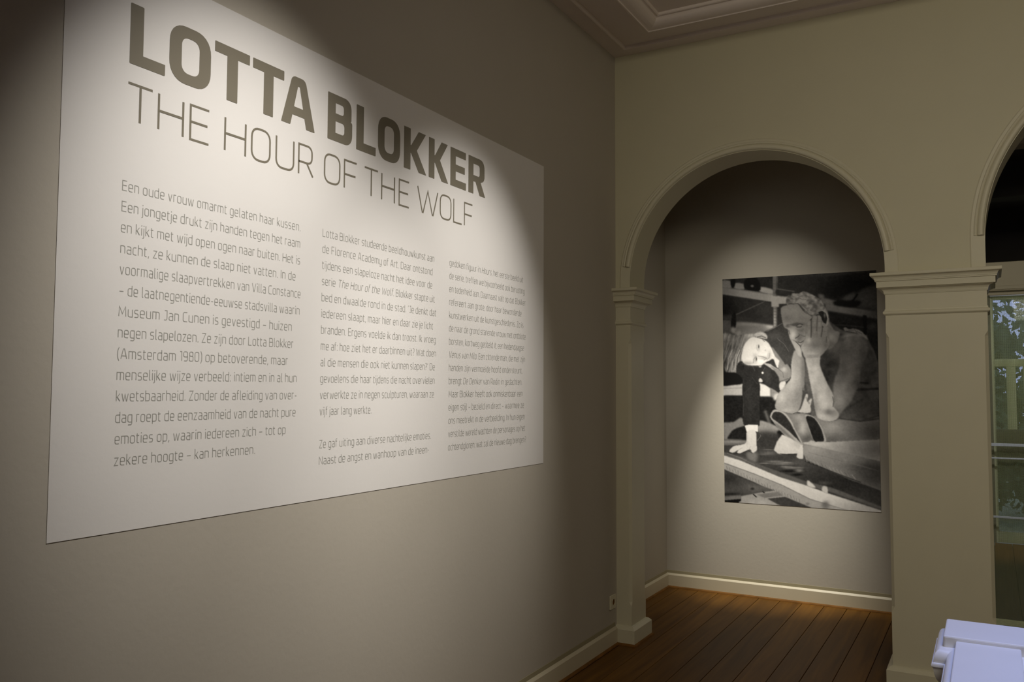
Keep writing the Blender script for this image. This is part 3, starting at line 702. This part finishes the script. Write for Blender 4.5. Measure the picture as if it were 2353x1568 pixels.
for k in range(16): line('A', '800 %d 860 %d' % (200+46*k, 205+46*k), 7, 85, .35)
poly(Q('A', '770 430 1000 430 990 540 885 545 880 592 770 588'), 188, 1.2, False)
poly(Q('B', '100 95 330 135 330 200 105 185'), 52, 1.5); line('B', '100 88 340 125', 10, 105, .7)
poly(Q('B', '700 165 775 180 765 235 700 215'), 105, 2); poly(Q('B', '740 220 950 268 945 318 760 305'), 112, 2)
poly(Q('B', '800 295 1600 432 1600 530 800 405'), 112, 1.6, False, sh=S('B', (1600, 480, 400, 200, -45)))
poly(Q('B', '1060 208 1230 140 1200 260 1080 305'), 74, 3); poly(Q('B', '1280 125 1620 30 1620 330 1230 335'), 62, 3)
poly(Q('B', '940 262 1290 262 1250 345 1150 355 940 325'), 17, 2); line('B', '1255 170 1170 290', 12, 14)
poly(Q('B', '820 410 1600 535 1600 1300 1380 760 1060 690 880 620'), 28, 2, False, sh=S('B', (1480, 640, 80, 60, 22)))
poly(Q('B', '1340 470 1390 470 1385 760 1340 740'), 10, 1.2, False); line('B', '890 600 1340 640', 12, 48, .7)
# dark jacket behind the clay figure
poly(Q('A', '640 985 800 915 930 835 1030 1000 1150 1260 1090 1568 1060 1800 900 1560 760 1300 690 1100'), 58, 1.2, sh=S('A', (800, 1020, 120, 60, 14)))
line('A', '860 1070 960 1150 1030 1260', 5, 95, .7); line('A', '700 960 800 915 930 840', 5, 120, .7)
# space under the woman
poly(Q('C', '30 0 1100 0 1100 950 30 950'), 27, 2, False)
poly(Q('C', '30 300 345 278 335 452 30 452'), 168, 1.5, False); line('C', '60 345 340 340', 10, 135, .7)
poly(Q('C', '585 262 700 300 762 345 762 466 590 462'), 205, 1.5, False); poly(Q('C', '700 290 900 410 850 480 760 466 750 345'), 125, 2); poly(Q('C', '820 440 880 430 850 520 800 510'), 195, 2)
poly(Q('C', '230 150 290 160 345 215 345 255 270 230'), 150, 2)
line('C', '680 700 740 870', 28, 95, .8)
poly(Q('C', '30 880 200 850 320 785 390 900 230 960 170 1010 110 1110 30 1100'), 118, 1.5)
poly(Q('C', '580 838 740 868 900 950 1000 1080 880 1110 600 1030'), 138, 1.5, sh=S('C', (700, 1030, 200, 60, -50)))
poly(Q('C', '160 1010 240 950 390 925 400 1130 120 1120'), 30, 1.5); poly(Q('C', '30 1110 390 1125 390 1180 30 1205'), 98, 1.5, sh=S('C', (200, 1150, 200, 20, 30)))
poly(Q('C', '860 990 930 985 990 1070 870 1100'), 22, 1.5)
poly(Q('C', '560 1030 850 1020 900 1100 860 1200 560 1230'), 52, 4); line('C', '560 1130 610 1060 600 1040', 6, 105, .7)
# table
poly(Q('E', '40 90 380 88 560 110 770 150 1200 270 2400 740 2400 1060 1500 760 1240 660 850 520 300 300 40 230'), 60, 1.3, False,
     sh=S('E', (700, 200, 120, 30, 35), (1750, 620, 500, 180, -22), (1150, 330, 160, 60, 15)))
for a, b_, c, d, v in ((640, 345, 90, 10, 120), (800, 320, 150, 16, 115), (900, 350, 160, 22, 112), (700, 150, 90, 8, 105), (1050, 410, 150, 16, 118), (950, 395, 90, 10, 120), (1130, 450, 60, 22, 125), (1500, 630, 100, 30, 72), (640, 215, 80, 7, 95), (960, 335, 80, 8, 130)): dab('E', a, b_, c, d, v, .8)
dab('E', 980, 458, 110, 20, 30); dab('E', 1110, 510, 80, 18, 26)
poly(Q('E', '385 190 525 190 518 330 400 285'), 112, 3)
poly(Q('E', '40 180 300 250 700 415 1250 610 1600 695 2400 1000 2400 1040 1600 765 1240 668 850 535 300 305 40 232'), 88, 1.2, False)
line('E', '100 200 300 270 500 370', 5, 125, .6)
poly(Q('E', '40 226 300 308 850 540 1240 665 1560 780 2400 1050 2400 1110 1900 1045 1300 862 900 662 500 500 40 332'), 214, 1.1, False, sh=S('E', (2100, 1000, 600, 160, -50)))
poly(Q('E', '40 336 500 503 900 665 1300 864 1900 1040 2300 1200 1350 1100 1350 1000 900 842 500 622 40 425'), 158, 1.1, False)
for k in range(26): line('E', '%d %d %d %d' % (90+k*42, 385+k*19+rng.integers(-12, 25), 98+k*42+rng.integers(-6, 10), 430+k*19), 5, 105, .6)
dab('E', 1520, 945, 60, 60, 95, .8); dab('E', 1260, 930, 30, 20, 120, .7)
poly(Q('E', '1262 590 1350 660 1370 700 1262 670'), 205, 1.2); poly(Q('E', '1480 680 1540 690 1550 780 1470 745'), 190, 1.2)
poly(Q('E', '40 436 500 632 800 742 640 765 300 810 40 840'), 72, 1.3, False, sh=S('E', (120, 560, 160, 90, -22), (520, 700, 180, 60, 25), (150, 790, 150, 25, -35)))
dab('E', 465, 715, 28, 20, 45)
poly(Q('E', '40 825 300 805 300 870 40 890'), 112, 1.5, False); poly(Q('E', '40 882 300 862 300 895 268 900 268 960 40 960'), 14, 1, False)
poly(Q('E', '300 820 620 760 770 742 930 822 1350 1000 1350 1100 270 1000 270 905 300 892'), 158, 1.1, False, sh=S('E', (560, 920, 160, 50, 22)))
poly(Q('E', '520 795 830 755 915 812 650 850'), 118, 1.2, False); line('E', '650 850 930 825', 6, 165); poly(Q('E', '680 855 935 828 1370 1010 1300 1040 890 970'), 62, 1.1, False)
line('E', '480 795 520 830', 9, 35); line('E', '615 755 635 768', 9, 40)
# clay figure: torso, leg, arms
tor = Q('B', '860 560 1000 665 1090 705 1390 755 1420 850 1500 980 1545 1120')+Q('D', '1620 0 1640 650 1300 690 1000 650 900 620 600 640 550 300 500 100')+Q('B', '480 1250 600 1000 840 960 840 760')
poly(tor, 74, 1.2, False, sh=S('B', (800, 1280, 150, 300, -30), (930, 930, 120, 120, 40), (1150, 760, 200, 40, 52), (1000, 750, 90, 22, -45), (1450, 1200, 90, 300, -16)))
for s_ in ('1300 1440 1400 1450', '1280 1530 1560 1530'): line('B', s_, 16, 35, .7)
line('D', '1250 230 1400 225 1560 210', 14, 38, .8); line('D', '1080 520 1200 440 1320 370', 20, 58, .7)
poly(Q('B', '1090 800 1250 770 1390 870 1385 1050 1300 1290 1290 1568')+Q('D', '1290 140 1160 400 1050 520 960 650 850 684 740 640 900 450 918 380 905 200 950 0')+Q('B', '950 1340 1000 1180 1010 980'), 104, 1.6,
     sh=S('B', (1160, 1400, 110, 260, 26), (1350, 1050, 70, 250, -22))+S('D', (1010, 330, 110, 160, 30), (1250, 150, 60, 200, -24), (860, 520, 70, 50, -45)))
poly(Q('D', '620 600 740 620 850 684 1000 645 1300 690 1640 650 1640 950 1200 965 780 975 770 860 730 740'), 112, 1.2, False,
     sh=S('D', (900, 760, 160, 80, 30), (1500, 850, 300, 150, -34), (900, 950, 200, 60, -22)))
line('D', '760 640 850 684 950 660', 9, 55, .8); line('D', '1000 640 1300 680 1560 600', 9, 55, .7); line('D', '1280 680 1420 665 1570 640', 9, 48, .6)
poly(Q('D', '150 545 330 575 500 560 540 640 600 850 650 985 470 1010 400 900'), 108, 1.2, False, sh=S('D', (470, 780, 60, 130, 52), (520, 930, 90, 60, -35), (400, 620, 80, 50, 25)))
poly(Q('D', '0 600 62 510 200 555 295 660 355 790 435 930 472 1030 350 985 215 890 90 745 15 650'), 158, 1, sh=S('D', (200, 830, 80, 60, -20)))
poly(Q('D', '22 625 62 545 170 562 270 672 340 800 440 985 462 1018 380 930 240 800 100 690'), 40, 1)
poly(Q('D', '60 690 170 770 300 900 370 975 300 930 190 850 90 750'), 100, 2)
poly(Q('D', '505 620 560 588 655 640 742 760 778 860 800 975 640 978'), 150, 1); poly(Q('D', '515 632 560 606 640 645 718 760 762 880 765 975 640 970 570 800'), 30, 1)
poly(Q('B', '355 975 450 1045 490 1120 497 1330 485 1568')+Q('D', '470 200 450 400 400 540 340 572 200 552 78 500 80 400 130 260 270 100')+Q('B', '295 1360 305 1150'), 140, 1.1,
     sh=S('D', (300, 60, 90, 220, 26), (160, 330, 60, 100, 26), (400, 330, 80, 160, -24), (250, 520, 90, 30, 18))+S('B', (480, 1300, 40, 300, -38)))
line('D', '330 572 400 545 550 560', 6, 50, .7)
poly(Q('D', '400 545 440 500 490 360 518 290 545 310 530 400 600 350 582 450 572 556'), 168, 1); line('D', '520 340 560 420', 14, 95, .6)
poly(Q('B', '515 1060 705 1050 720 1200 800 1400 880 1568')+Q('D', '830 150 900 280 920 380 905 460 985 560 960 650 850 684 700 640 655 560 620 350 580 150')+Q('B', '565 1400 540 1250'), 160, 1.1,
     sh=S('D', (840, 550, 90, 50, -55), (780, 340, 60, 160, 12), (650, 420, 40, 200, -30), (760, 590, 60, 50, 20))+S('B', (650, 1250, 60, 200, 16), (860, 1500, 50, 120, -20)))
line('D', '905 470 915 400 900 330', 8, 70, .7)
# neck, skull, face
poly(Q('B', '800 400 850 560 885 625 930 690 1000 720 960 860 860 960 800 900 780 640'), 132, 1.2, sh=S('B', (880, 800, 60, 60, 18), (830, 870, 30, 90, -35)))
poly(Q('B', '325 150 400 158 480 125 560 150 620 180 720 240 780 330 830 430 845 560 800 640 740 600 700 450 600 500 520 440 400 300 260 330 228 270 250 190 300 182'), 138, 1, sh=S('B', (520, 230, 130, 80, 14), (780, 300, 60, 80, -22)))
INK += LM*np.clip(NZ3*20, -42, 26)
for x, y, a_ in ((470, 240, .5), (600, 300, .6), (560, 200, .4), (680, 330, .5), (430, 190, .5), (330, 230, .6), (290, 260, .6), (520, 360, .6), (620, 410, .5)): line('B', '%d %d %d %d %d %d' % (x-40, y-14, x, y+8, x+42, y+4), 7, 96, a_)
poly(Q('B', '150 400 170 350 240 325 380 298 440 360 500 430 600 490 570 540 525 600 520 700 500 820 440 912 400 900 345 835 290 820 265 740 250 672 205 645 175 560'), 150, 1,
     sh=S('B', (300, 420, 120, 70, 12), (240, 520, 70, 60, -20), (330, 745, 45, 75, 48), (440, 690, 60, 40, -32), (400, 600, 80, 24, -60), (520, 470, 50, 40, 12), (420, 800, 60, 50, -42), (250, 630, 40, 20, -48)))
line('B', '240 612 330 598 390 580', 9, 85, .6); dab('B', 345, 612, 40, 16, 78, .7); dab('B', 425, 615, 30, 17, 158, .8); line('B', '372 628 395 604 430 592 470 606', 7, 70, .7); line('B', '385 640 430 640 450 632', 7, 58, .8); line('B', '390 680 440 690 480 670', 8, 110, .4)
line('B', '270 690 282 740', 8, 80, .6); line('B', '365 800 400 780 420 760', 7, 62, .8); line('B', '410 740 470 770 500 775', 8, 88, .6); line('B', '400 855 440 865 480 840', 8, 62, .8); line('B', '430 905 460 900 500 860', 8, 85, .6)
line('B', '280 300 330 310 400 300 450 350 500 400 560 460 610 480', 7, 88, .7)
poly(Q('B', '700 420 745 402 800 440 822 520 800 600 760 560 720 500'), 38, 1.1); line('B', '700 410 750 398 810 435 832 520 815 610', 9, 165, .9); dab('B', 785, 470, 16, 40, 120, .8); dab('B', 775, 610, 22, 26, 150)
poly(Q('B', '296 825 350 840 440 925 455 1060 400 1045 345 930'), 160, 1, sh=S('B', (420, 1000, 30, 60, 15))); line('B', '370 850 430 910 450 960', 7, 58, .8)
# hand against the cheek
poly(Q('B', '440 930 495 830 515 720 520 595 550 540 595 545 600 530 620 480 680 476 700 470 738 505 750 640 790 625 830 650 815 760 855 830 840 930 725 1060 705 1075 515 1085 470 1010'), 148, 1,
     sh=S('B', (560, 830, 30, 45, 38), (640, 900, 90, 50, -26), (600, 1020, 90, 30, 22), (800, 900, 40, 70, -22), (470, 950, 30, 80, 12)))
line('B', '592 560 594 660 588 785', 10, 76, .75); line('B', '682 490 674 600 670 690', 9, 88, .65); line('B', '752 640 748 700 735 775', 9, 78, .7); line('B', '812 780 808 860', 8, 82, .6)
for s_ in ('530 620 585 615', '612 560 668 556', '612 640 662 640', '690 560 742 560', '690 650 735 650', '780 700 812 705', '528 1045 700 1045', '540 1070 690 1068'): line('B', s_, 4, 108, .5)
for x, y in ((558, 600), (640, 560), (712, 590), (640, 700), (700, 720), (560, 710)): dab('B', x, y, 16, 40, 172, .5)
poly(Q('B', '1058 655 1090 645 1130 668 1220 665 1320 705 1412 822 1360 790 1250 730 1120 700 1070 690'), 118, 1); line('B', '1130 690 1220 680 1250 720', 6, 62, .6); line('B', '1250 700 1320 740', 6, 70, .6)
INK += mask(tor+[], 2.0)*NZ2*3.0
# stone block and loose stones
poly(Q('D', '468 985 550 978 590 952 645 976 860 976 1640 940 1640 1280 1000 1140 480 1010'), 158, 1, False, sh=S('D', (1400, 1100, 400, 180, -48), (700, 1010, 180, 30, 18)))
poly(Q('D', '476 1005 800 1075 1200 1165 1640 1270')+Q('E', '2400 350 2400 770 1900 590 1560 445 1240 295 1200 215'), 122, 1, False, sh=S('D', (620, 1100, 150, 90, 22), (1500, 1450, 350, 220, -60), (1250, 1330, 260, 60, -16)))
line('D', '510 1260 700 1330 1000 1450 1300 1560', 10, 40, .7)
for k in range(14): line('D', '%d %d %d %d' % (520+k*55, 1215+k*20, 530+k*58, 1262+k*21), 7, rng.choice([85, 145]), .5)
for k in range(9): line('D', '%d %d %d %d' % (560+k*90, 1130+k*22, 760+k*100, 1190+k*26), 7, 105, .3)
poly(Q('C', '930 1038 1000 1070 1130 1140 1245 1205 1165 1328 900 1336 860 1320 806 1272 850 1150'), 196, 1, False, sh=S('C', (1000, 1200, 120, 60, 6), (1150, 1180, 70, 60, -18)))
line('C', '900 1330 1000 1338 1150 1332', 7, 40, .8); poly(Q('C', '1190 1245 1238 1205 1248 1385 1200 1402 1148 1370'), 200, 1)
# woman leaning in
poly(Q('A', '30 1010 150 1000 300 1015 420 995 540 1000 570 1060 450 1110 370 1230 340 1400 300 1500 260 1600 210 1660 110 1600 30 1400'), 122, 1.5, sh=S('A', (150, 1200, 120, 60, -30), (450, 1020, 80, 40, 50), (70, 1030, 60, 50, 40), (60, 1450, 70, 120, -55)))
INK += LM*VST*13
for x, y, v in ((110, 1500, 195), (170, 1560, 180), (225, 1500, 200), (265, 1480, 185), (320, 1440, 170), (90, 1440, 70), (200, 1440, 75), (300, 1420, 80)): line('A', '%d %d %d %d %d %d' % (x+70, y-260, x+14, y-130, x, y+30), 7, v, .6)
poly(Q('C', '30 130 240 110 340 190 330 270 200 292 30 300'), 16, 1.5)
poly(Q('C', '300 -60 620 -30 700 10 780 60 850 140 885 220 900 320 882 412 830 375 760 340 690 300 640 230 602 190 578 220 600 320 592 480 590 820 577 912 372 912 335 775 322 760 350 560 345 470 332 340 345 220 300 160 240 100'), 38, 1.1,
     sh=S('C', (700, 150, 90, 140, 14), (450, 560, 70, 200, 5)))
line('C', '345 470 352 600 350 750', 4, 75, .5); line('C', '350 430 400 380 450 330', 6, 58, .5); line('C', '470 -20 520 80', 5, 85, .5); line('C', '480 180 560 280', 5, 60, .5)
poly(Q('A', '350 1190 400 1110 470 1050 560 1055 640 1080 700 1110 745 1165 800 1265 838 1350 770 1400 700 1415 650 1450 600 1475 440 1472 350 1440 322 1340'), 214, 1.1,
     sh=S('A', (420, 1200, 90, 110, 10), (400, 1440, 120, 30, -50), (660, 1360, 60, 26, -48), (520, 1330, 40, 40, -30), (610, 1410, 40, 30, 14), (745, 1320, 30, 60, -28), (700, 1210, 40, 50, 8)))
poly(Q('A', '510 1005 590 968 670 985 712 1040 690 1075 620 1060 560 1048'), 178, 1.1); line('A', '560 1045 620 1030 680 1055', 9, 70, .7); line('A', '640 1085 665 1110', 8, 90, .6); line('A', '540 1000 620 990 690 1030', 5, 215, .6)
dab('A', 578, 1205, 20, 52, 165, .7); dab('A', 580, 1188, 9, 26, 62, .9); line('A', '553 1165 548 1210 560 1250', 6, 150, .5); dab('A', 530, 1385, 26, 46, 150, .7); dab('A', 545, 1375, 10, 26, 60, .9); line('A', '498 1430 500 1380 540 1338', 7, 120, .6)
line('A', '570 1330 640 1340 700 1365 660 1390', 7, 118, .6); line('A', '745 1290 740 1350 700 1390', 6, 125, .6); line('A', '720 1290 715 1340', 5, 150, .5); dab('A', 680, 1245, 14, 16, 170, .6)
line('A', '330 1440 420 1480 560 1480', 10, 70, .6); dab('A', 600, 1485, 22, 20, 150)
poly(Q('A', '690 1440 740 1400 800 1375 845 1480 880 1545 780 1490'), 50, 1.1)
poly(Q('A', '775 1190 850 1280 930 1390 1000 1500 1050 1600 960 1640 880 1560 870 1430 820 1330'), 118, 1.1, sh=S('A', (960, 1560, 60, 50, 45)))
poly(Q('A', '800 1335 885 1395 880 1440 868 1515 830 1450'), 205, 1); poly(Q('A', '650 1440 750 1450 820 1500 905 1545 800 1540 740 1500'), 165, 1)
poly(Q('C', '760 10 900 60 1000 -20 1075 110 1015 230 900 252 880 180 820 90'), 122, 1.2, sh=S('C', (960, 60, 40, 40, 45))); line('C', '880 60 940 110 950 180', 6, 80, .6); line('C', '890 245 950 228 1020 200', 9, 75, .7)
poly(Q('C', '895 262 985 245 965 320 900 375'), 192, 1.1); dab('C', 637, 112, 17, 17, 225); poly(Q('C', '580 225 600 190 642 235 620 252 585 250'), 190, 1); line('C', '640 95 680 20', 3, 95, .5)
poly(Q('C', '370 905 440 888 570 895 566 1002 510 985 400 1008'), 224, .9, False)
poly(Q('C', '400 1000 530 985 545 1180 555 1260 520 1302 482 1310 450 1262 370 1290 300 1322 255 1312 270 1272 200 1312 145 1302 145 1270 210 1212 330 1190 392 1150'), 208, .9, True, sh=S('C', (400, 1100, 20, 120, -14)))
line('C', '270 1272 330 1240', 5, 150, .6); line('C', '440 1250 455 1220', 5, 165, .6); line('C', '145 1312 300 1330 420 1280 480 1318', 6, 30, .5)
# grain, then ink value -> reflectance (the spot's own fall-off towards the right is divided out)
INK = np.clip(INK+NZ1*2.2+NZ2*1.6, 6, 240)
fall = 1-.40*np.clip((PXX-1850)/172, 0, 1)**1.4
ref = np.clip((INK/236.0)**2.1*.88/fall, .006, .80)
vs = np.stack([gx-QX0, np.full_like(gx, -.0025), gz-QZ0], -1).reshape(-1, 3)
ii = np.arange(NX*NZ).reshape(NZ, NX)
q = np.stack([ii[:-1, :-1], ii[1:, :-1], ii[1:, 1:], ii[:-1, 1:]], -1).reshape(-1, 4)
me = bpy.data.meshes.new('photo_print'); me.vertices.add(NX*NZ); me.vertices.foreach_set('co', vs.ravel().astype(np.float32))
me.loops.add(q.size); me.loops.foreach_set('vertex_index', q.ravel().astype(np.int32)); me.polygons.add(len(q))
me.polygons.foreach_set('loop_start', np.arange(0, q.size, 4, dtype=np.int32)); me.update(calc_edges=True)
att = me.color_attributes.new('ink', 'FLOAT_COLOR', 'POINT')
c4 = np.ones((NX*NZ, 4), np.float32); c4[:, 0] = ref.ravel()*1.0; c4[:, 1] = ref.ravel()*.965; c4[:, 2] = ref.ravel()*.93
att.data.foreach_set('color', c4.ravel()); me.materials.append(M_PRINT)
pr = empty('photo_mural', (QX0, YB, QZ0))
tag(pr, 'tall black and white photo print of a woman beside a clay figure in the passage', 'photo print')
o = bpy.data.objects.new('printed_face', me); COL.objects.link(o); o.parent = pr
mesh_obj('print_backing', *(lambda m_: (m_.v, m_.f))(MB().box(0, QX1-QX0, -.0024, -.0001, 0, QZ1-QZ0)), M_PANEL, pr)
